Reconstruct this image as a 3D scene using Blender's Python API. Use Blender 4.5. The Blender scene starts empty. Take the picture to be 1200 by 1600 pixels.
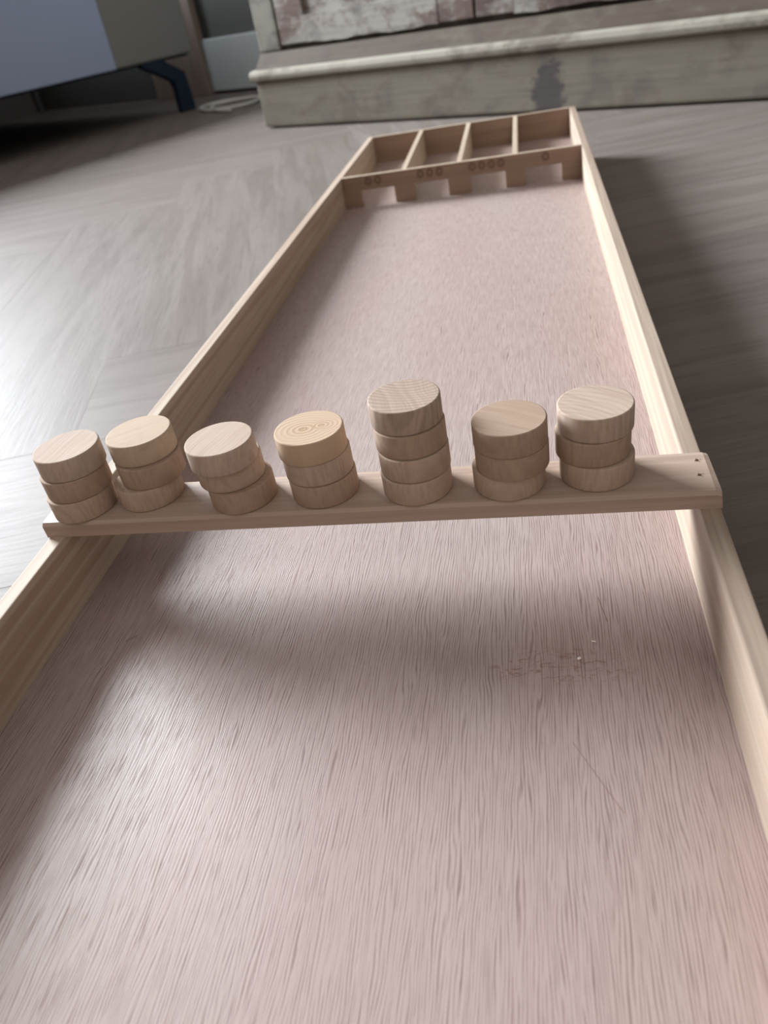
import bpy, bmesh, math, random
from mathutils import Vector, Matrix
random.seed(11)
scene = bpy.context.scene
C = scene.collection
PI = math.pi

# ------------------------------------------------------------------ helpers
def obj(name, bm, mat=None, parent=None, smooth=False, loc=None):
    bmesh.ops.recalc_face_normals(bm, faces=bm.faces[:])
    me = bpy.data.meshes.new(name)
    bm.to_mesh(me); bm.free()
    if smooth:
        for p in me.polygons: p.use_smooth = True
    o = bpy.data.objects.new(name, me)
    C.objects.link(o)
    if mat:
        for m in (mat if isinstance(mat, (list, tuple)) else [mat]): me.materials.append(m)
    if parent: o.parent = parent
    if loc is not None: o.location = loc
    return o

def empty(name, loc=(0, 0, 0), rz=0, parent=None):
    o = bpy.data.objects.new(name, None); C.objects.link(o)
    o.location = loc; o.rotation_euler = (0, 0, rz); o.empty_display_size = .05
    if parent: o.parent = parent
    return o

def tag(o, label=None, cat=None, group=None, kind=None):
    if label: o['label'] = label
    if cat: o['category'] = cat
    if group: o['group'] = group
    if kind: o['kind'] = kind
    return o

def box(bm, x0, x1, y0, y1, z0, z1, bev=0, seg=2):
    r = bmesh.ops.create_cube(bm, size=1)
    vs = r['verts']
    bmesh.ops.scale(bm, vec=(x1-x0, y1-y0, z1-z0), verts=vs)
    bmesh.ops.translate(bm, vec=((x0+x1)/2, (y0+y1)/2, (z0+z1)/2), verts=vs)
    if bev:
        es = list({e for v in vs for e in v.link_edges})
        bmesh.ops.bevel(bm, geom=es, offset=bev, segments=seg, profile=.6, affect='EDGES', clamp_overlap=True)
    return bm

def bx(*a, **k): return box(bmesh.new(), *a, **k)

def prism(pts, axis, a, b, bev=0, seg=2):
    """extrude a 2-D outline along an axis: axis 'y' -> pts are (x,z); 'x' -> pts are (y,z); 'z' -> pts are (x,y)"""
    bm = bmesh.new()
    def P(p, t):
        return {'y': (p[0], t, p[1]), 'x': (t, p[0], p[1]), 'z': (p[0], p[1], t)}[axis]
    v0 = [bm.verts.new(P(p, a)) for p in pts]; v1 = [bm.verts.new(P(p, b)) for p in pts]
    n = len(pts)
    bm.faces.new(v0); bm.faces.new(v1[::-1])
    for i in range(n): bm.faces.new((v0[i], v1[i], v1[(i+1) % n], v0[(i+1) % n]))
    bmesh.ops.recalc_face_normals(bm, faces=bm.faces[:])
    if bev:
        bmesh.ops.bevel(bm, geom=bm.edges[:], offset=bev, segments=seg, profile=.6, affect='EDGES', clamp_overlap=True)
    return bm

def lathe(prof, n=64):
    """solid of revolution; prof runs from the axis at the bottom to the axis at the top"""
    bm = bmesh.new(); rings = []
    for r, z in prof:
        if r < 1e-7: rings.append([bm.verts.new((0, 0, z))])
        else: rings.append([bm.verts.new((r*math.cos(2*PI*i/n), r*math.sin(2*PI*i/n), z)) for i in range(n)])
    for A, B in zip(rings, rings[1:]):
        for i in range(n):
            j = (i+1) % n
            if len(A) == 1: bm.faces.new((A[0], B[i], B[j]))
            elif len(B) == 1: bm.faces.new((A[i], A[j], B[0]))
            else: bm.faces.new((A[i], A[j], B[j], B[i]))
    return bm

def tube(pts, r, n=8):
    bm = bmesh.new(); rings = []
    pts = [Vector(p) for p in pts]
    for i, p in enumerate(pts):
        d = (pts[min(i+1, len(pts)-1)]-pts[max(i-1, 0)]).normalized()
        up = Vector((0, 0, 1)) if abs(d.z) < .9 else Vector((1, 0, 0))
        s = d.cross(up).normalized(); t = s.cross(d).normalized()
        rings.append([bm.verts.new(p+r*(math.cos(2*PI*k/n)*s+math.sin(2*PI*k/n)*t)) for k in range(n)])
    for A, B in zip(rings, rings[1:]):
        for k in range(n): bm.faces.new((A[k], A[(k+1) % n], B[(k+1) % n], B[k]))
    bm.faces.new(rings[0]); bm.faces.new(rings[-1][::-1])
    return bm

def spline(pts, m=10):
    pts = [Vector(p) for p in pts]; out = []
    for i in range(len(pts)-1):
        p0, p1, p2, p3 = pts[max(i-1, 0)], pts[i], pts[i+1], pts[min(i+2, len(pts)-1)]
        for k in range(m):
            t = k/m
            out.append(.5*((2*p1)+(-p0+p2)*t+(2*p0-5*p1+4*p2-p3)*t*t+(-p0+3*p1-3*p2+p3)*t**3))
    out.append(pts[-1]); return out

def carve(o, cutter_bm):
    """boolean difference, baked into the mesh"""
    cm = bpy.data.meshes.new('cut'); bmesh.ops.recalc_face_normals(cutter_bm, faces=cutter_bm.faces[:]); cutter_bm.to_mesh(cm); cutter_bm.free()
    co = bpy.data.objects.new('cut', cm); C.objects.link(co)
    co.matrix_world = o.matrix_world
    md = o.modifiers.new('b', 'BOOLEAN'); md.operation = 'DIFFERENCE'; md.object = co; md.solver = 'EXACT'
    bpy.context.view_layer.update()
    dg = bpy.context.evaluated_depsgraph_get()
    nm = bpy.data.meshes.new_from_object(o.evaluated_get(dg))
    o.modifiers.clear(); o.data = nm
    bpy.data.objects.remove(co); 
    return o

# ------------------------------------------------------------------ materials
class NT:
    def __init__(s, name):
        s.m = bpy.data.materials.new(name); s.m.use_nodes = True
        s.t = s.m.node_tree; s.n = s.t.nodes; s.b = s.n['Principled BSDF']
    def node(s, ty, **kw):
        n = s.n.new(ty)
        for k, v in kw.items():
            if k.startswith('i_'): n.inputs[int(k[2:])].default_value = v
            else: setattr(n, k, v)
        return n
    def l(s, a, b): s.t.links.new(a, b)
    def coords(s, scale=(1, 1, 1), rot=(0, 0, 0), loc=(0, 0, 0), src='Object', jitter=0):
        tc = s.node('ShaderNodeTexCoord'); mp = s.node('ShaderNodeMapping')
        mp.inputs['Scale'].default_value = scale; mp.inputs['Rotation'].default_value = rot; mp.inputs['Location'].default_value = loc
        out = tc.outputs[src]
        if jitter:
            oi = s.node('ShaderNodeObjectInfo')
            vr = s.node('ShaderNodeVectorRotate', rotation_type='Z_AXIS')
            ml = s.math('MULTIPLY', oi.outputs['Random'], 61.0)
            s.l(out, vr.inputs['Vector']); s.l(ml, vr.inputs['Angle'])
            cx = s.node('ShaderNodeCombineXYZ'); m2 = s.math('MULTIPLY', oi.outputs['Random'], jitter)
            for k in range(3): s.l(m2, cx.inputs[k])
            ad = s.node('ShaderNodeVectorMath', operation='ADD'); s.l(vr.outputs[0], ad.inputs[0]); s.l(cx.outputs[0], ad.inputs[1])
            out = ad.outputs[0]
        s.l(out, mp.inputs['Vector']); return mp.outputs[0]
    def noise(s, vec, scale=1, detail=4, rough=.55, dist=0):
        n = s.node('ShaderNodeTexNoise'); n.inputs['Scale'].default_value = scale; n.inputs['Detail'].default_value = detail
        n.inputs['Roughness'].default_value = rough; n.inputs['Distortion'].default_value = dist
        s.l(vec, n.inputs['Vector']); return n.outputs['Fac']
    def ramp(s, fac, stops):
        r = s.node('ShaderNodeValToRGB'); e = r.color_ramp.elements
        while len(e) < len(stops): e.new(.5)
        for q, (p, c) in zip(e, stops):
            q.position = p; q.color = (c, c, c, 1) if isinstance(c, (int, float)) else (*c, 1)
        s.l(fac, r.inputs[0]); return r.outputs[0]
    def mix(s, fac, a, b, mode='MIX'):
        m = s.node('ShaderNodeMix', data_type='RGBA', blend_type=mode)
        for v, i in ((fac, 0), (a, 6), (b, 7)):
            if hasattr(v, 'links'): s.l(v, m.inputs[i])
            elif i == 0: m.inputs[0].default_value = v
            else: m.inputs[i].default_value = (*v, 1)
        return m.outputs[2]
    def math(s, op, a, b=0, clamp=False):
        m = s.node('ShaderNodeMath', operation=op, use_clamp=clamp)
        for v, i in ((a, 0), (b, 1)):
            if hasattr(v, 'links'): s.l(v, m.inputs[i])
            else: m.inputs[i].default_value = v
        return m.outputs[0]
    def fin(s, col, rough=.5, spec=.5, bump=None, bstr=.2, bdist=.001, coat=0, crough=.2, aniso=0):
        if hasattr(col, 'links'): s.l(col, s.b.inputs['Base Color'])
        else: s.b.inputs['Base Color'].default_value = (*col, 1)
        if hasattr(rough, 'links'): s.l(rough, s.b.inputs['Roughness'])
        else: s.b.inputs['Roughness'].default_value = rough
        s.b.inputs['Specular IOR Level'].default_value = spec
        s.b.inputs['Coat Weight'].default_value = coat; s.b.inputs['Coat Roughness'].default_value = crough
        if bump is not None:
            bp = s.node('ShaderNodeBump'); bp.inputs['Strength'].default_value = bstr; bp.inputs['Distance'].default_value = bdist
            s.l(bump, bp.inputs['Height']); s.l(bp.outputs[0], s.b.inputs['Normal'])
        return s.m

def line_mask(t, a, b, w):
    """thin straight scratch from a to b (object coordinates)"""
    ax, ay = a; L = math.hypot(b[0]-ax, b[1]-ay); ang = math.atan2(b[1]-ay, b[0]-ax)
    tc = t.node('ShaderNodeTexCoord')
    sb = t.node('ShaderNodeVectorMath', operation='SUBTRACT'); t.l(tc.outputs['Object'], sb.inputs[0]); sb.inputs[1].default_value = (ax, ay, 0)
    vr = t.node('ShaderNodeVectorRotate', rotation_type='Z_AXIS'); t.l(sb.outputs[0], vr.inputs['Vector']); vr.inputs['Angle'].default_value = -ang
    sx = t.node('ShaderNodeSeparateXYZ'); t.l(vr.outputs[0], sx.inputs[0])
    m1 = t.math('LESS_THAN', t.math('ABSOLUTE', sx.outputs[1]), w)
    m2 = t.math('MULTIPLY', t.math('GREATER_THAN', sx.outputs[0], 0), t.math('LESS_THAN', sx.outputs[0], L))
    return t.math('MULTIPLY', m1, m2)

def ellipse_mask(t, cx, cy, rx, ry, soft=1.0):
    v = t.coords(scale=(1/rx, 1/ry, 0), loc=(-cx/rx, -cy/ry, 0))
    ln = t.node('ShaderNodeVectorMath', operation='LENGTH'); t.l(v, ln.inputs[0])
    return t.math('SUBTRACT', 1.0, t.math('MULTIPLY', ln.outputs['Value'], soft), clamp=True)

def mat_ply():
    t = NT('okoume_plywood')
    big = t.noise(t.coords((7, 2.2, 1)), 1, 3, .5)
    tx = t.node('ShaderNodeTexCoord'); sp = t.node('ShaderNodeSeparateXYZ'); t.l(tx.outputs['Object'], sp.inputs[0])
    wob = t.noise(t.coords((45, 7, 1)), 1, 3, .6)
    ph = t.math('ADD', t.math('MULTIPLY', sp.outputs[0], 4400), t.math('MULTIPLY', wob, 60))
    stripe = t.math('MULTIPLY', t.math('ADD', t.math('SINE', ph), 1), .5)
    dash = t.noise(t.coords((620, 30, 1)), 1, 3, .6)
    fine = t.math('MULTIPLY', t.ramp(stripe, [(.45, 0.), (.85, 1.)]), t.ramp(dash, [(.36, 0.), (.60, 1.)]))
    pore = t.noise(t.coords((1500, 40, 1), loc=(3, 1, 0)), 1, 1, .5)
    patch = t.noise(t.coords((60, 34, 1), loc=(9, 2, 0)), 1, 2, .5)
    col = t.mix(t.ramp(big, [(.33, 0.), (.66, 1.)]), PLY_A, PLY_B)
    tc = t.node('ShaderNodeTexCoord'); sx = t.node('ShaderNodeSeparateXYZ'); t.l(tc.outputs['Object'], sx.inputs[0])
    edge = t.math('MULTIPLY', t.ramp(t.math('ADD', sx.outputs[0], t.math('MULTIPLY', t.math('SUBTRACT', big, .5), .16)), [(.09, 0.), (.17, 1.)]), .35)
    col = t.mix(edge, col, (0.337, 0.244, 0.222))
    col = t.mix(t.math('MULTIPLY', fine, .72), col, (0.163, 0.104, 0.092))
    pm = t.math('MULTIPLY', t.ramp(pore, [(.33, 1.), (.41, 0.)]), t.ramp(patch, [(.38, .5), (.62, 1.)]))
    col = t.mix(t.math('MULTIPLY', pm, .4), col, (0.126, 0.070, 0.063))
    scuff = t.noise(t.coords((150, 330, 1)), 1, 5, .7, 1.2)
    sm = t.math('MULTIPLY', t.ramp(scuff, [(.53, 0.), (.6, 1.)]), t.ramp(ellipse_mask(t, .112, -.0665, .05, .017), [(.05, 0.), (.5, 1.)]))
    col = t.mix(t.math('MULTIPLY', sm, .55), col, (.17, .065, .055))
    sc = t.math('MULTIPLY', line_mask(t, (.1167, -.1145), (.1358, -.1501), .0003), .5)
    sc2 = t.math('MULTIPLY', line_mask(t, (.1360, -.015), (.1395, -.035), .00025), .8)
    sc3 = t.math('MULTIPLY', line_mask(t, (-.1445, -.0455), (-.1385, -.0405), .0005), .6)
    col = t.mix(t.math('MAXIMUM', sc, t.math('MAXIMUM', sc2, sc3)), col, (.16, .08, .07))
    h = t.math('SUBTRACT', t.math('MULTIPLY', fine, -.7), pm)
    return t.fin(col, t.math('ADD', .42, t.math('MULTIPLY', pm, .3)), .3, h, .25, .0004)

def mat_pine(name, a, b, c, along='y', sc=1, rough=.5, spec=.4, ring=60, worn=None):  # worn: height and colour of the shade put into the top face
    """long-grained softwood with growth-ring bands running along one axis"""
    t = NT(name)
    def S(k, s): 
        r = [k*sc]*3; r['xyz'.index(along)] = s*sc; return tuple(r)
    band = t.noise(t.coords(S(ring, 1.3)), 1, 2, .5, .4)
    fib = t.noise(t.coords(S(500, 12)), 1, 4, .6)
    big = t.noise(t.coords(S(14, 2.5), loc=(4, 4, 4)), 1, 2)
    col = t.mix(t.ramp(band, [(.40, 0.), (.50, .65), (.56, 1.), (.64, .2)]), a, b)
    col = t.mix(t.math('MULTIPLY', t.ramp(big, [(.4, 0.), (.65, 1.)]), .5), col, c)
    col = t.mix(t.math('MULTIPLY', t.ramp(fib, [(.36, 1.), (.55, 0.)]), .28), col, tuple(x*.55 for x in a))
    if worn:                                # top-face shade put into the colour, broken by weathered streaks
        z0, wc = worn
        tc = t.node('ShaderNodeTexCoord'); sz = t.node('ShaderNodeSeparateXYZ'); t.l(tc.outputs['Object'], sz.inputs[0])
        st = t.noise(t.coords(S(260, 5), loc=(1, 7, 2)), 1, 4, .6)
        top_shade = t.math('MULTIPLY', t.ramp(sz.outputs[2], [(z0-.0010, 0.), (z0-.0003, 1.)]), t.ramp(st, [(.36, .95), (.62, .45)]))
        col = t.mix(top_shade, col, wc)
    return t.fin(col, rough, spec, fib, .12, .0004)

def mat_puck(name, tint=(1, 1, 1), knots=None, saw=False, arc=None):
    t = NT(name)
    a = tuple(x*y for x, y in zip((.405, .31, .243), tint)); b = tuple(x*y for x, y in zip((.30, .215, .163), tint))
    v = t.coords((1, 1, 1), jitter=0 if knots else 3.0)
    w = t.node('ShaderNodeMapping'); w.inputs['Scale'].default_value = (14, 620, 90); t.l(v, w.inputs['Vector'])
    wp = t.noise(v, 30, 1, .4)
    ofs = t.node('ShaderNodeVectorMath', operation='SCALE'); cx = t.node('ShaderNodeCombineXYZ'); t.l(wp, cx.inputs[1]); t.l(cx.outputs[0], ofs.inputs[0]); ofs.inputs['Scale'].default_value = 5.0
    ad = t.node('ShaderNodeVectorMath', operation='ADD'); t.l(w.outputs[0], ad.inputs[0]); t.l(ofs.outputs[0], ad.inputs[1])
    g = t.noise(ad.outputs[0], 1, 4, .6)
    col = t.mix(t.math('MULTIPLY', t.ramp(g, [(.36, 1.), (.58, 0.)]), .6), a, b)
    big = t.noise(v, 45, 2)
    col = t.mix(t.math('MULTIPLY', t.ramp(big, [(.42, 0.), (.66, 1.)]), .35), col, tuple(x*y for x, y in zip((.345, .255, .195), tint)))
    bump = g
    if knots:
        ds = []
        for kx, ky, r in knots:
            vv = t.coords((1, 1.25, 0), loc=(-kx, -ky*1.25, 0))
            ln = t.node('ShaderNodeVectorMath', operation='LENGTH'); t.l(vv, ln.inputs[0]); ds.append(t.math('MULTIPLY', ln.outputs['Value'], 1/r))
        d = t.math('MINIMUM', ds[0], ds[1])
        dd = t.math('ADD', d, t.math('MULTIPLY', wp, 1.2))
        ring = t.math('SINE', t.math('MULTIPLY', dd, 6.5))
        fade = t.ramp(d, [(.0, 1.), (.38, .8), (1., .35)])
        fade2 = t.ramp(t.math('MULTIPLY', d, .16), [(.1, 1.), (.55, .25), (1., .1)])
        col = t.mix(t.math('MULTIPLY', t.math('MULTIPLY', t.ramp(t.math('MULTIPLY', t.math('ADD', ring, 1), .5), [(.5, 0.), (.95, 1.)]), fade2), .75), a, (.27, .16, .085))
        core = t.ramp(t.math('MULTIPLY', dd, .3), [(.22, 1.), (.36, 0.)])
        col = t.mix(t.math('MULTIPLY', core, .75), col, (.30, .18, .11))
        bump = ring
    if arc:                                 # broad curved growth rings running across the face
        ax, ay, fr, st = arc
        vv = t.coords((1, 1, 0), loc=(-ax, -ay, 0)); ln = t.node('ShaderNodeVectorMath', operation='LENGTH'); t.l(vv, ln.inputs[0])
        rg = t.math('SINE', t.math('ADD', t.math('MULTIPLY', ln.outputs['Value'], fr), t.math('MULTIPLY', wp, 14.0)))
        col = t.mix(t.math('MULTIPLY', t.ramp(t.math('MULTIPLY', t.math('ADD', rg, 1), .5), [(.45, 0.), (.9, 1.)]), st), col, tuple(x*.55 for x in b))
    if saw:
        q = t.noise(t.coords((700, 60, 60), rot=(0, 0, .35)), 1, 3)
        q2 = t.noise(t.coords((60, 700, 60), rot=(0, 0, .25)), 1, 3)
        h = t.math('MAXIMUM', q, q2)
        col = t.mix(t.math('MULTIPLY', t.ramp(h, [(.5, 1.), (.68, 0.)]), .5), col, (.42, .33, .24)); bump = h
    return t.fin(col, .8, .12, bump, .10, .0004)

def mat_floor():
    t = NT('herringbone_oak_floor')
    uv = t.node('ShaderNodeUVMap'); uv.uv_map = 'plank'
    at = t.node('ShaderNodeAttribute'); at.attribute_name = 'tone'
    def N(sx, sy, sc=1, det=4, r=.55, d=0):
        mp = t.node('ShaderNodeMapping'); mp.inputs['Scale'].default_value = (sx, sy, 1); t.l(uv.outputs[0], mp.inputs['Vector'])
        return t.noise(mp.outputs[0], sc, det, r, d)
    big = N(1.6, 9, 1, 3); fib = N(14, 260, 1, 5, .62); cath = N(2.0, 26, 1, 3, .5, 1.0)
    col = t.mix(t.ramp(big, [(.32, 0.), (.7, 1.)]), FL_A, FL_B)
    col = t.mix(t.math('MULTIPLY', t.ramp(cath, [(.40, 1.), (.52, 0.)]), .45), col, FL_C)
    col = t.mix(t.math('MULTIPLY', t.ramp(fib, [(.34, 1.), (.52, 0.)]), .45), col, tuple(x*.62 for x in FL_A))
    sep = t.node('ShaderNodeSeparateColor'); t.l(at.outputs['Color'], sep.inputs[0])
    col = t.mix(1.0, col, t.ramp(sep.outputs[0], [(0, .86), (1, 1.12)]), 'MULTIPLY')
    rg = t.math('ADD', .50, t.math('MULTIPLY', t.math('SUBTRACT', fib, .5), .25))
    return t.fin(col, rg, .09, fib, .2, .0012)

def mat_paint(name, base, wood, dirt, along='x', amount=.55, rough=.6, scale=1.0, stain=None):
    """old painted wood, the paint worn through in patches"""
    t = NT(name)
    n1 = t.noise(t.coords((5*scale, 5*scale, 9*scale)), 1, 5, .62, .5)
    n2 = t.noise(t.coords((26*scale, 26*scale, 38*scale), loc=(3, 3, 3)), 1, 5, .68)
    st = [120*scale]*3; st['xyz'.index(along)] = 4*scale
    fib = t.noise(t.coords(tuple(st)), 1, 4, .6)
    m = t.math('ADD', t.math('MULTIPLY', n1, .65), t.math('MULTIPLY', n2, .35))
    worn = t.ramp(m, [(amount-.04, 0.), (amount+.05, 1.)])
    col = t.mix(worn, base, wood)
    n3 = t.noise(t.coords((9*scale, 9*scale, 12*scale), loc=(7, 1, 5)), 1, 4, .6)
    col = t.mix(t.math('MULTIPLY', t.ramp(n3, [(.52, 0.), (.66, 1.)]), .55), col, dirt)
    col = t.mix(t.math('MULTIPLY', t.ramp(fib, [(.36, 1.), (.55, 0.)]), .25), col, tuple(x*.6 for x in dirt))
    if stain:
        cx, cz, rx, rz = stain
        sv = t.coords((1/rx, 0, 1/rz), loc=(-cx/rx, 0, -cz/rz)); ln = t.node('ShaderNodeVectorMath', operation='LENGTH'); t.l(sv, ln.inputs[0])
        q = t.math('ADD', ln.outputs['Value'], t.math('MULTIPLY', t.math('SUBTRACT', m, .5), 5.0))
        col = t.mix(t.ramp(t.math('MULTIPLY', q, .5), [(.35, .8), (.52, 0.)]), col, (.055, .05, .055))
    return t.fin(col, rough, .04, m, .3, .003)

def mat_fabric(name, a, b):
    t = NT(name)
    n = t.noise(t.coords((420, 420, 420)), 1, 3, .7); k = t.noise(t.coords((6, 6, 6)), 1, 3)
    col = t.mix(n, a, b)
    col = t.mix(t.math('MULTIPLY', k, .15), col, tuple(x*.8 for x in a))
    return t.fin(col, .95, .1, n, .3, .002)

def mat_plain(name, col, rough=.5, spec=.4, metal=0, noise=.06):
    t = NT(name)
    n = t.noise(t.coords((18, 18, 18)), 1, 4)
    c = t.mix(n, tuple(x*(1-noise) for x in col), tuple(min(1, x*(1+noise)) for x in col))
    t.b.inputs['Metallic'].default_value = metal
    return t.fin(c, rough, spec, n, .05, .001)

PLY_A = (.36, .298, .275); PLY_B = (.35, .265, .243)
FL_A = (.162, .136, .122); FL_B = (.195, .17, .156); FL_C = (.12, .098, .087)
M = dict(
    ply=mat_ply(),
    rail=mat_pine('pale_pine', (.43, .35, .28), (.325, .235, .18), (.385, .30, .235), 'y', 1, .65, .15, 75),
    rail_r=mat_pine('top_shaded_pine', (.44, .365, .285), (.34, .245, .19), (.405, .31, .243), 'y', 1, .55, .2, 75, worn=(.0925, (.20, .15, .118))),  # worn here carries the darker shade mixed into the rail's top
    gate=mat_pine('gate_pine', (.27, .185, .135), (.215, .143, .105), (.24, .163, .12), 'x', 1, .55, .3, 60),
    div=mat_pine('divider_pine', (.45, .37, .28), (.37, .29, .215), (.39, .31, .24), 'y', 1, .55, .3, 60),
    bar=mat_pine('weathered_bar_pine', (.42, .32, .26), (.31, .215, .165), (.38, .295, .24), 'x', 1, .5, .4, 55),
    puck=mat_puck('beech'), puck2=mat_puck('warm_beech', (.86, .82, .79)), puck3=mat_puck('pale_maple', (1.02, 1.05, 1.10)),
    knot=mat_puck('knotted_beech', (1.06, 1.03, .93), knots=[(-.0030, -.0012, .0036), (.0074, .0004, .0026)]),
    arc=mat_puck('ringed_beech', (.93, .95, .98), arc=(.006, .036, 1900, .34)), arc2=mat_puck('light_ringed_beech', (1.04, 1.06, 1.10), arc=(-.03, -.045, 1500, .16)),
    saw=mat_puck('saw_marked_beech', (1.05, 1.05, 1.02), saw=True),
    ink=mat_plain('burnt_mark', (.15, .095, .07), .8, .2),
    nail=mat_plain('dull_nail', (.22, .18, .15), .5, .4),
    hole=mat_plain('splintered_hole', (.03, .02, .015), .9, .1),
    floor=mat_floor(), seam=mat_plain('floor_seam', (.12, .10, .09), .9, .1),
    plinth=mat_paint('olive_grey_paint', (.17, .155, .125), (.14, .12, .10), (.10, .09, .085), 'x', .56, stain=(.925, .055, .045, .06)),
    mould=mat_paint('chalky_lip_paint', (.265, .25, .21), (.15, .135, .11), (.17, .145, .125), 'x', .55),
    slope=mat_paint('brown_moulding', (.078, .063, .052), (.10, .089, .071), (.06, .046, .04), 'x', .55),
    door=mat_paint('flaking_white_paint', (.25, .24, .22), (.12, .09, .08), (.035, .028, .031), 'x', .50, .7, 1.0),
    stile=mat_paint('flaking_grey_paint', (.17, .164, .143), (.097, .083, .076), (.06, .052, .052), 'z', .54, .7, 1.0),
    fab_blue=mat_fabric('pale_blue_weave', (.27, .325, .47), (.335, .395, .55)),
    fab_grey=mat_fabric('stone_grey_weave', (.165, .17, .163), (.215, .22, .21)),
    under=mat_plain('black_dust_cloth', (.02, .022, .03), .9, .1),
    metal=mat_plain('blue_black_metal', (.006, .014, .032), .6, .25),
    wall=mat_plain('charcoal_wall_paint', (.075, .077, .075), .85, .2),
    wall2=mat_plain('light_wall_paint', (.16, .16, .165), .85, .1),
    base=mat_plain('white_baseboard_paint', (.40, .44, .46), .6, .3),
    casing=mat_pine('brown_door_casing', (.24, .19, .165), (.20, .155, .135), (.26, .21, .18), 'z', .5, .6, .3, 30),
    cable=mat_plain('grey_white_cable', (.42, .42, .41), .5, .4),
    crumb=mat_plain('white_crumb', (.75, .72, .68), .8, .2),
    frame=mat_plain('white_window_frame', (.7, .7, .7), .5, .4),
)

# ------------------------------------------------------------------ the board (a shuffleboard lying on the floor)
W, T, H, YB, YG, Y0 = .40, .0104, .0475, 1.2975, .9468, -.46
BZ = .045                                   # top of the playing surface above the floor
K = (.3025+BZ)/.3125                        # size of the room against the board
EYE = Vector((.1088, -.3462, 0))
board = empty('shuffleboard', (0, 0, 0))
tag(board, 'long shallow wooden shuffleboard with pine rails and crossbar, lying on the floor', 'game board')
xi = W/2-T
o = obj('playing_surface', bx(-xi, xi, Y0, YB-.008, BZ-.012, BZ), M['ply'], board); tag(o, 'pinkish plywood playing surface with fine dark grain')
def rail(x0, x1): 
    return bx(x0, x1, Y0, YB, .0005, BZ+H, bev=.0008)
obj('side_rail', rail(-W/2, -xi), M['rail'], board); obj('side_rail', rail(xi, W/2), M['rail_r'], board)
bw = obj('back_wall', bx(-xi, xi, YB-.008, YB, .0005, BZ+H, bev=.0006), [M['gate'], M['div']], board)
# scoring gate: board with four openings cut from its lower edge
GT = .0085
holes = [(-.1595, -.1050), (-.0712, -.0175), (.0180, .0732), (.1040, .1597)]
pts = [(-xi, BZ+H), (-xi, BZ)]
for a, b in holes: pts += [(a, BZ), (a, BZ+.0255), (b, BZ+.0255), (b, BZ)]
pts += [(xi, BZ), (xi, BZ+H)]
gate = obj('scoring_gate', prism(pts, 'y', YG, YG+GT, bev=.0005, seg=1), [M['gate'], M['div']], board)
for o in (bw, gate):                        # light on the upper edges painted in as a paler wood
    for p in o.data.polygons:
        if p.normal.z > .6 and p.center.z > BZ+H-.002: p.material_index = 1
def ring_mark(cx, cz):
    bm = bmesh.new()
    R, r, n = .0060, .0020, 24
    vo = []
    for y in (YG-.0003, YG+.0003):
        vo.append(([bm.verts.new((cx+R*math.cos(2*PI*i/n), y, cz+1.15*R*math.sin(2*PI*i/n))) for i in range(n)],
                   [bm.verts.new((cx+r*math.cos(2*PI*i/n), y, cz+1.15*r*math.sin(2*PI*i/n))) for i in range(n)]))
    (A, a), (B, b) = vo
    for i in range(n):
        j = (i+1) % n
        bm.faces.new((A[i], A[j], a[j], a[i])); bm.faces.new((B[i], b[i], b[j], B[j]))
        bm.faces.new((A[i], B[i], B[j], A[j])); bm.faces.new((a[i], a[j], b[j], b[i]))
    return bm
for xs in ((-.1462, -.1300), (-.0605, -.0454, -.0300), (.0222, .0373, .0522, .0670), (.1352,)):
    for x in xs: tag(obj('score_mark', ring_mark(x, BZ+.0383), M['ink'], gate), 'dark burnt ring mark')
for x in (-.0885, .0020, .0892):
    bm = bmesh.new(); bmesh.ops.create_cone(bm, cap_ends=True, segments=14, radius1=.0022, radius2=.0018, depth=.0008)
    bmesh.ops.rotate(bm, verts=bm.verts, matrix=Matrix.Rotation(PI/2, 3, 'X')); bmesh.ops.translate(bm, verts=bm.verts, vec=(x, YG-.0003, BZ+.0365))
    obj('nail_head', bm, M['nail'], gate)
for xa, xb in ((-.0875, -.0925), (.0020, -.0005), (.0890, .0885)):
    bm = bmesh.new(); t = .0078/2; ya, yb = YG+GT, YB-.008
    vs = [bm.verts.new(p) for z in (BZ, BZ+H-.0003) for p in ((xa-t, ya, z), (xa+t, ya, z), (xb+t, yb, z), (xb-t, yb, z))]
    for f in ((0, 1, 2, 3), (7, 6, 5, 4), (0, 4, 5, 1), (1, 5, 6, 2), (2, 6, 7, 3), (3, 7, 4, 0)): bm.faces.new([vs[i] for i in f])
    obj('divider', bm, M['div'], board)
# crossbar nailed across the rails
BT, BW = .0107, .043
prof = [(0, BZ+H), (0, BZ+H+BT-.0022), (.0018, BZ+H+BT-.0004), (.004, BZ+H+BT), (BW-.006, BZ+H+BT), (BW-.002, BZ+H+BT-.0012), (BW, BZ+H+BT-.004), (BW, BZ+H)]
bm = prism(prof, 'x', -.2012, .2008)
bmesh.ops.bisect_plane(bm, geom=bm.verts[:]+bm.edges[:]+bm.faces[:], plane_co=(.19, 0, 0), plane_no=(1, 0, 0))
bmesh.ops.bisect_plane(bm, geom=bm.verts[:]+bm.edges[:]+bm.faces[:], plane_co=(.197, 0, 0), plane_no=(1, 0, 0))
for v in bm.verts:                          # the worn right end is rounded off
    if v.co.x > .1995:
        s = (v.co.y/BW-.42)*1.6; v.co.x -= .0008*max(0, s)**2+.0008*(v.co.z > BZ+H+.006)
        if v.co.z > BZ+H+.008: v.co.z -= .0008
bar = obj('crossbar', bm, M['bar'], board); tag(bar, 'brown weathered crossbar nailed across the rails')
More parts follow.
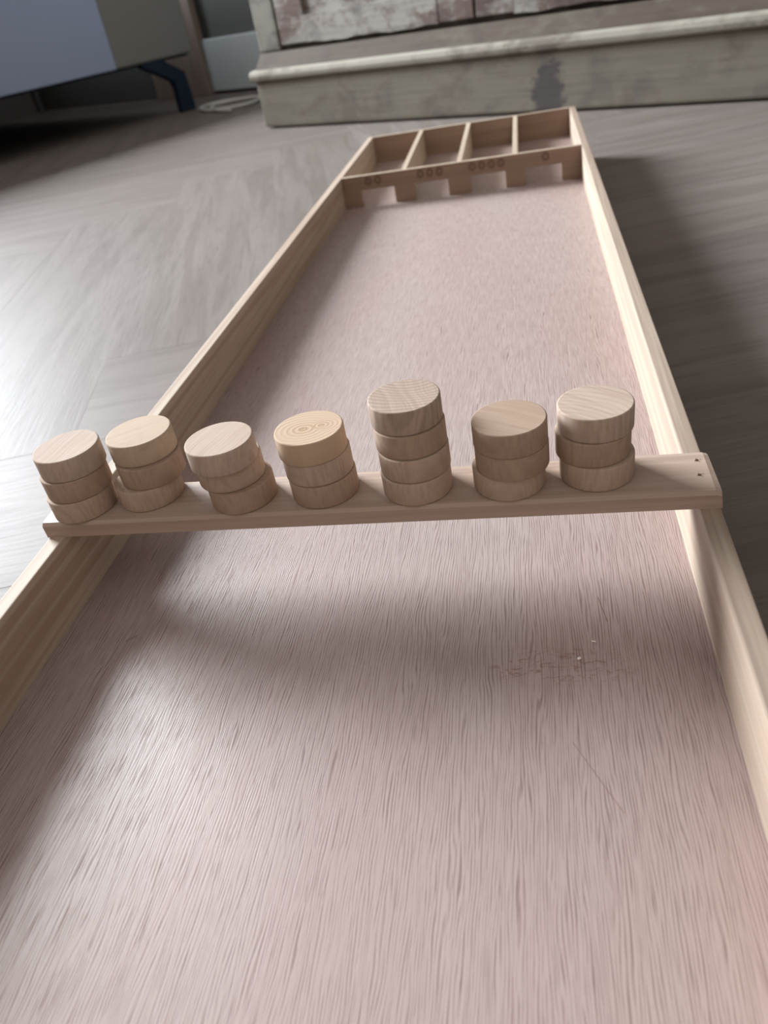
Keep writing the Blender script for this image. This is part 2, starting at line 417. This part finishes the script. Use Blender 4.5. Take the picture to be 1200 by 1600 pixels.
for x, y in ((.1929, .0312), (.1917, .0166)):
    cb = bmesh.new(); bmesh.ops.create_cone(cb, cap_ends=True, segments=9, radius1=.0009, radius2=.0015, depth=.008)
    bmesh.ops.translate(cb, verts=cb.verts, vec=(x, y, BZ+H+BT))
    carve(bar, cb)
    hb = bmesh.new(); bmesh.ops.create_cone(hb, cap_ends=True, segments=9, radius1=.001, radius2=.001, depth=.001)
    bmesh.ops.translate(hb, verts=hb.verts, vec=(x, y, BZ+H+BT-.0025)); obj('nail_hole', hb, M['hole'], bar)
    sp = bmesh.new()
    for k in range(4):
        a = .6+k*1.5; r0 = .0011
        p = Vector((x+r0*math.cos(a), y+r0*math.sin(a), BZ+H+BT-.0002)); d = Vector((-math.sin(a), math.cos(a), 0))*.0006
        q = p+Vector((math.cos(a)*.0004, math.sin(a)*.0004, .0009))
        f = [sp.verts.new(c) for c in (p-d, p+d, q, p+Vector((math.cos(a), math.sin(a), 0))*.0009)]
        sp.faces.new((f[0], f[1], f[2])); sp.faces.new((f[1], f[3], f[2])); sp.faces.new((f[3], f[0], f[2])); sp.faces.new((f[0], f[3], f[1]))
    obj('splinter', sp, M['bar'], bar)

# ------------------------------------------------------------------ the discs, seven stacks on the crossbar
PD, PT = .0405, .0144
R = PD/2
def puck_mesh():
    b = .0009; pr = [(0, 0), (R*.6, 0), (R-b, 0), (R-b*.3, b*.3), (R, b), (R, PT*.5), (R, PT-b), (R-b*.3, PT-b*.3), (R-b, PT), (R*.6, PT), (0, PT)]
    return lathe(pr, 96)
STACKS = [
 ('leftmost stack, at the left end of the crossbar', [(-.1781, .0184), (-.1769, .0195), (-.1758, .0206)]),
 ('second stack from the left, set back a little', [(-.1350, .0272), (-.1303, .0298), (-.1325, .0330)]),
 ('third stack from the left, the one leaning left in steps', [(-.0704, .0198), (-.0749, .0218), (-.0742, .0165)]),
 ('middle stack of the seven', [(-.0191, .0218), (-.0201, .0229), (-.0209, .0220)]),
 ('tall stack of four, fifth from the left', [(.0373, .0199), (.0377, .0210), (.0371, .0225), (.0362, .0238)]),
 ('second stack from the right', [(.0901, .0200), (.0926, .0176), (.0923, .0172)]),
 ('rightmost stack, nearest the bare right end of the crossbar', [(.1384, .0247), (.1365, .0264), (.1379, .0274)]),
]
LOOK = {(0, 2): ('pinkish top face with soft straight grain', 'puck3'), (1, 2): ('pale top face cross-hatched with saw marks', 'saw'), (2, 2): ('pale top face with wide wavy grain', 'puck3'),
        (3, 2): ('yellowish top face with two round knots', 'knot'), (4, 3): ('grey-streaked top face with curved growth rings', 'arc'), (5, 2): ('brownish top face with slanting grain', 'puck2'),
        (6, 2): ('light grey top face, the palest of all', 'arc2')}
MK = ['puck', 'puck2', 'puck', 'puck', 'puck2']
src = None
for si, (sname, lv) in enumerate(STACKS):
    for k, (x, y) in enumerate(lv):
        n = len(lv); top = k == n-1
        if src is None:
            o = src = obj('wooden_puck', puck_mesh(), M['puck'], None, True)
        else:
            o = src.copy(); C.objects.link(o)
        mk = LOOK[(si, k)][1] if top else MK[(si*3+k) % 5]
        o.material_slots[0].link = 'OBJECT'; o.material_slots[0].material = M[mk]
        o.location = (x, y, BZ+H+BT+k*PT)
        o.rotation_euler = (0, 0, {(1, 2): .2, (3, 2): .15, (4, 3): .1}.get((si, k), 0))
        lvl = 'topmost' if top else ('bottom' if k == 0 else ('middle' if n == 3 else ('second lowest' if k == 1 else 'second highest')))
        if top: lab = 'topmost disc of the %s, %s' % (sname.split(',')[0], LOOK[(si, k)][0])
        else: lab = '%s disc of the %s' % (lvl, sname)
        tag(o, lab, 'wooden disc', 'wooden discs stacked on the crossbar')
src.data.shade_smooth()
for p in src.data.polygons: p.use_smooth = abs(p.normal.z) < .98

def crumb(x, y, sx, sy, sz, rz, lab):
    bm = bmesh.new(); bmesh.ops.create_icosphere(bm, subdivisions=2, radius=1)
    rnd = random.Random(int(x*1e5))
    for v in bm.verts: v.co *= rnd.uniform(.75, 1.1)
    bmesh.ops.scale(bm, verts=bm.verts, vec=(sx, sy, sz))
    bmesh.ops.translate(bm, verts=bm.verts, vec=(0, 0, sz*.8))
    o = obj('wood_crumb', bm, M['crumb'], None, False, (x, y, BZ)); o.rotation_euler.z = rz
    tag(o, lab, 'crumb', 'crumbs on the playing surface')
crumb(.1228, -.0623, .0013, .0008, .0008, .7, 'larger roundish white crumb lying on the scuffed playing surface')
crumb(.1312, -.0500, .0014, .0004, .0004, -.3, 'thin white sliver lying just beyond the roundish crumb, nearer the crossbar')

# ------------------------------------------------------------------ the room; its axes are turned against the board
ANG = math.atan2(-.48838465, .87262846)
CAB = EYE+(Vector((-.648, 2.076, 0))-EYE)*K
U = Vector((.87262846, -.48838465, 0)); V = Vector((.48838465, .87262846, 0))
def room(u, v, z=0): return CAB+(U*u+V*v+Vector((0, 0, z)))*K
def structure(name, bm, mat, **k):
    o = obj(name, bm, mat, None, **k); o.location = CAB; o.rotation_euler.z = ANG; o.data.transform(Matrix.Scale(K, 4)); o['kind'] = 'structure'; return o

# floor: herringbone planks, each its own faces with a tone of its own
PW, NL = .21*K, 5
FA = math.radians(105.8)
E1 = Vector((math.cos(FA), math.sin(FA), 0)); E2 = Vector((math.cos(FA-PI/2), math.sin(FA-PI/2), 0))
ORI = EYE+(Vector((-.385, .425, 0))-EYE)*K
me = bpy.data.meshes.new('floor'); fb = bmesh.new()
uvl = fb.loops.layers.uv.new('plank'); cl = fb.loops.layers.color.new('tone')
g = 0; ch = .0005
rndf = random.Random(5)
def plank(a0, a1, b0, b1, along):
    c = ORI+E1*((a0+a1)/2*PW)+E2*((b0+b1)/2*PW)
    if (c-Vector((0, .8, 0))).length > 4.6: return
    tone = min(1, max(0, rndf.gauss(.5, .17))); ou, ov = rndf.uniform(0, 50), rndf.uniform(0, 50)
    A0, A1, B0, B1 = a0*PW, a1*PW, b0*PW, b1*PW
    def P(a, b, z): return fb.verts.new(ORI+E1*a+E2*b+Vector((0, 0, z)))
    o_ = [(A0+g, B0+g), (A1-g, B0+g), (A1-g, B1-g), (A0+g, B1-g)]; i_ = [(A0+g+ch, B0+g+ch), (A1-g-ch, B0+g+ch), (A1-g-ch, B1-g-ch), (A0+g+ch, B1-g-ch)]
    vo = [P(a, b, -.0002) for a, b in o_]; vi = [P(a, b, 0) for a, b in i_]; vd = [P(a, b, -.006) for a, b in o_]
    uvm = {}
    for v, (a, b) in list(zip(vo, o_))+list(zip(vi, i_))+list(zip(vd, o_)):
        uvm[v] = (a+ou, b+ov) if along == 'a' else (b+ou, a+ov)
    fs = [fb.faces.new(vi)]+[fb.faces.new((vo[k], vo[(k+1) % 4], vi[(k+1) % 4], vi[k])) for k in range(4)]+[fb.faces.new((vd[k], vd[(k+1) % 4], vo[(k+1) % 4], vo[k])) for k in range(4)]
    for f in fs:
        for l in f.loops: l[uvl].uv = uvm[l.vert]; l[cl] = (tone, tone, tone, 1)
RNG = 26
for j in range(-RNG, RNG):
    for m_ in range(-6, 7):
        s = j+2*NL*m_
        if abs(s) < RNG+NL: plank(s, s+NL, j, j+1, 'a')
        # planks lying the other way fill the rest of each column
        s2 = j-2*NL+1+2*NL*m_
        if abs(s2) < RNG+NL: plank(j, j+1, s2, s2+NL, 'b')
bmesh.ops.recalc_face_normals(fb, faces=fb.faces[:])
for f in fb.faces:
    if f.normal.z < -.3: f.normal_flip()
a = [fb.verts.new(room(u, v, -.006)) for u, v in ((-3.2, -4.2), (3.6, -4.2), (3.6, .95), (-3.2, .95))]
ff = fb.faces.new(a); ff.material_index = 1
a2 = [fb.verts.new(room(u, v, -.05)) for u, v in ((-3.2, -4.2), (3.6, -4.2), (3.6, .95), (-3.2, .95))]
for k in range(4): fb.faces.new((a[k], a[(k+1) % 4], a2[(k+1) % 4], a2[k])).material_index = 1
fb.faces.new(a2[::-1]).material_index = 1
fb.to_mesh(me); fb.free()
fl = bpy.data.objects.new('floor', me); C.objects.link(fl); me.materials.append(M['floor']); me.materials.append(M['seam']); fl['kind'] = 'structure'

VB = .876
structure('wall_back', bx(-3.0, 3.6, VB, VB+.12, -.05, 4.0), M['wall'])
structure('baseboard_back', bx(-1.19, 3.6, VB-.022, VB, .012, .212, bev=.004), M['base'])
structure('trim_1', bx(-1.58, -1.19, VB-.035, VB, 0, 3.2, bev=.005), M['casing'])
# wall behind the sofa with its window
WU = -2.75; wv0, wv1, wz0, wz1 = WIN = (-2.05, .1, 1.05, 3.3)
bm = bmesh.new()
for a in ((-4.2, wv0, -.05, 4.0), (wv1, VB, -.05, 4.0), (wv0, wv1, -.05, wz0), (wv0, wv1, wz1, 4.0)): box(bm, WU-.15, WU, *a)
structure('wall_left', bm, M['wall2'])
bm = bmesh.new()
for a in ((wv0, wv0+.07, wz0, wz1), (wv1-.07, wv1, wz0, wz1), (wv0+.07, wv1-.07, wz0, wz0+.07), (wv0+.07, wv1-.07, wz1-.07, wz1)): box(bm, WU-.12, WU-.04, *a)
structure('window_1', bm, M['frame'])

# ------------------------------------------------------------------ the old cabinet
cab = empty('cabinet', CAB, ANG); cab.scale = (K, K, K)
tag(cab, 'old cabinet with flaking grey-white paint on an olive-grey plinth, against the back wall', 'cabinet')
CU, CD = 2.1, VB-.03
def local(name, bm, mat, par, **k): return obj(name, bm, mat, par, **k)
rp = random.Random(3)
pl = local('plinth', bx(0, CU, 0, CD, .004, .128, bev=.006), M['plinth'], cab); tag(pl, 'olive-grey painted plinth board with dark worn patches')
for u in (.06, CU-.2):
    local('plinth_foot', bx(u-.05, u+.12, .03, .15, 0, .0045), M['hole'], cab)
lip = [(-.012, .128), (-.0145, .138), (-.011, .1475), (.0, .1515), (.02, .153), (.02, .127), (-.006, .124)]
tag(local('lip_moulding', prism(lip, 'x', -.010, CU+.01, bev=.0015, seg=1), M['mould'], cab), 'chalky pale rounded lip along the plinth top')
slope = [(.004, .151), (.012, .163), (.026, .176), (.034, .1885), (.20, .1885), (.20, .150)]
tag(local('cove_moulding', prism(slope, 'x', .006, CU, bev=.001, seg=1), M['slope'], cab), 'brown sloping moulding under the doors')
local('body', bx(.012, CU-.01, .062, CD, .188, 1.9, bev=.004), M['stile'], cab)
# corner post, with a wavy worn edge
local('corner_post', bx(.002, .086, .040, .10, .190, 1.88, bev=.005), M['stile'], cab)
def door(u0, u1):
    bm = bmesh.new()
    n = 40; z1 = 1.86; y = .040; w = .10; zb = .201
    box(bm, u0, u0+w, y, y+.022, zb, z1, bev=.003)
    box(bm, u1-w, u1, y, y+.022, zb, z1, bev=.003)
    box(bm, u0+w, u1-w, y+.001, y+.022, z1-.10, z1, bev=.003)
    d = local('door', bm, M['door'], cab)
    # bottom rail with a worn wavy edge
    rb = bmesh.new(); ph = rp.uniform(0, 6)
    top, bot = [], []
    for i in range(n+1):
        uu = u0+w+(u1-u0-2*w)*i/n
        bot.append((uu, zb-.002+.0018*math.sin(i*.33+ph)+.0009*math.sin(i*.9)))
    rb.free()
    rb = prism(bot+[(u1-w, zb+.062), (u0+w, zb+.062)], 'y', y-.001, y+.022)
    local('bottom_rail', rb, M['door'], d)
    pn = local('door_panel', bx(u0+w-.004, u1-w+.004, y+.010, y+.021, zb+.055, z1-.09), M['door'], d)
    kb = lathe([(0, -.02), (.012, -.018), (.016, -.008), (.010, .004), (.007, .014), (0, .014)], 24)
    bmesh.ops.rotate(kb, verts=kb.verts, matrix=Matrix.Rotation(-PI/2, 3, 'X')); 
    ku = u1-.05 if u0 < .3 else u0+.05
    bmesh.ops.translate(kb, verts=kb.verts, vec=(ku, y-.014, 1.0)); local('knob', kb, M['metal'], d, smooth=True)
    return d
door(.094, .722); door(.728, 1.40); door(1.406, 2.08)
local('cornice', bx(-.02, CU+.02, .0, CD, 1.9, 1.96, bev=.01), M['mould'], cab)

# ------------------------------------------------------------------ the sofa
SO = empty('sofa', room(-1.5, -.9), ANG); SO.scale = (K, K, K)
tag(SO, 'low pale blue and grey sofa on bent black metal legs, left of the cabinet', 'sofa')
sx = lambda u: u+1.5
sy = lambda v: v+.9
FU = -.896; EV = .555; SV = -2.15; BU = -2.70
def soft(u0, u1, v0, v1, z0, z1, bev): return bx(sx(u0), sx(u1), sy(v0), sy(v1), z0, z1, bev=bev, seg=4)
tag(obj('front_panel', soft(BU+.25, FU, SV+.37, .187, .190, .50, .006), M['fab_blue'], SO, True), 'pale blue fabric front below the seat')
tag(obj('armrest', soft(BU, FU, .187, EV, .190, .80, .012), M['fab_grey'], SO, True), 'grey fabric armrest end')
tag(obj('armrest', soft(BU, FU, SV, SV+.37, .190, .80, .012), M['fab_grey'], SO, True), 'grey fabric armrest end')
obj('backrest', soft(BU, BU+.55, SV+.37, .187, .190, .84, .03), M['fab_grey'], SO, True)
for k in range(2):
    v0 = SV+.37+k*(.187-SV-.37)/2; v1 = v0+(.187-SV-.37)/2
    obj('seat_cushion', soft(BU+.56, FU-.005, v0+.004, v1-.004, .505, .66, .035), M['fab_blue'], SO, True)
obj('underside', bx(sx(BU)+.02, sx(FU)-.02, sy(SV)+.02, sy(EV)-.02, .183, .191), M['under'], SO)
LP = [(.300, .190), (.394, .190), (.490, .134), (.497, .069), (.499, 0), (.431, 0), (.434, .084), (.426, .110), (.368, .143), (.300, .176)]
def leg(u, mir):
    pts = [(sy(v), z) for v, z in LP] if not mir else [(sy(SV+EV-v), z) for v, z in LP]
    return prism(pts, 'x', sx(u)-.035, sx(u), bev=.003, seg=1)
for u in (FU-.002, BU+.06):
    for mir in (0, 1): tag(obj('leg', leg(u, mir), M['metal'], SO), 'bent black metal leg')

# ------------------------------------------------------------------ the cable by the cabinet
cp = [room(-.075, .83, .95), room(-.080, .80, .7), room(-.070, .76, .48), room(-.10, .72, .30), room(-.16, .70, .16), room(-.30, .66, .045), room(-.50, .62, .010), room(-.70, .60, .008),
      room(-.82, .55, .008), room(-.80, .44, .008), room(-.69, .38, .008), room(-.58, .40, .008), room(-.54, .48, .009), room(-.60, .56, .014), room(-.70, .50, .016), room(-.72, .43, .014), room(-.62, .36, .009), room(-.52, .34, .008)]
co = obj('cable', tube(spline(cp, 10), .007, 10), M['cable'], None, True)
tag(co, 'grey-white cable hanging beside the cabinet and coiled on the floor below the baseboard', 'cable')

# ------------------------------------------------------------------ light: daylight through the window behind the sofa, and the rest of the room
POWER = 1270
def area(name, loc, tgt, sx_, sy_, power, col):
    L = bpy.data.lights.new(name, 'AREA'); L.shape = 'RECTANGLE'; L.size = sx_; L.size_y = sy_; L.energy = power; L.color = col
    o = bpy.data.objects.new(name, L); C.objects.link(o); o.location = loc
    o.rotation_euler = (Vector(tgt)-Vector(loc)).to_track_quat('-Z', 'Y').to_euler(); return o
wc = room(WU-.05, (wv0+wv1)/2, (wz0+wz1)/2)
area('window_daylight', wc, wc+U, (wv1-wv0-.14)*K, (wz1-wz0-.14)*K, POWER, (.89, .95, 1.0))
w = bpy.data.worlds.new('World'); scene.world = w; w.use_nodes = True
nt = w.node_tree; bg = nt.nodes['Background']            # light from the pale ceiling above, less from the room around
tcw = nt.nodes.new('ShaderNodeTexCoord'); sxw = nt.nodes.new('ShaderNodeSeparateXYZ'); rw = nt.nodes.new('ShaderNodeValToRGB')
nt.links.new(tcw.outputs['Generated'], sxw.inputs[0]); nt.links.new(sxw.outputs[2], rw.inputs[0]); nt.links.new(rw.outputs[0], bg.inputs[0])
e = rw.color_ramp.elements; e[0].position = 0; e[0].color = (.05, .045, .043, 1); e[1].position = .9; e[1].color = (.60, .585, .57, 1)
# warm fill added from behind the camera to lift faces turned that way
mr = nt.nodes.new('ShaderNodeMapRange'); mr.inputs['From Min'].default_value = .15; mr.inputs['From Max'].default_value = -.9; nt.links.new(sxw.outputs[1], mr.inputs['Value'])
mw = nt.nodes.new('ShaderNodeMix'); mw.data_type = 'RGBA'; mw.blend_type = 'ADD'; mw.inputs[7].default_value = (.66, .53, .45, 1)
nt.links.new(mr.outputs[0], mw.inputs[0]); nt.links.new(rw.outputs[0], mw.inputs[6]); nt.links.new(mw.outputs[2], bg.inputs[0])
bg.inputs[1].default_value = .75

# ------------------------------------------------------------------ camera
cam = bpy.data.cameras.new('camera'); co = bpy.data.objects.new('camera', cam); C.objects.link(co)
co.location = (0.1088, -0.3462, 0.3025+BZ); co.rotation_euler = (.957, .1587, .1427)
cam.sensor_fit = 'VERTICAL'; cam.sensor_height = 36; cam.sensor_width = 27; cam.lens = 1188.63/1600*36
cam.clip_start = .01; cam.clip_end = 50
cam.dof.use_dof = True; cam.dof.focus_distance = .455; cam.dof.aperture_fstop = 9.5
scene.camera = co
scene.view_settings.view_transform = 'Standard'; scene.view_settings.look = 'None'; scene.view_settings.gamma = 1; scene.view_settings.use_curve_mapping = False
scene.view_settings.exposure = 0.0
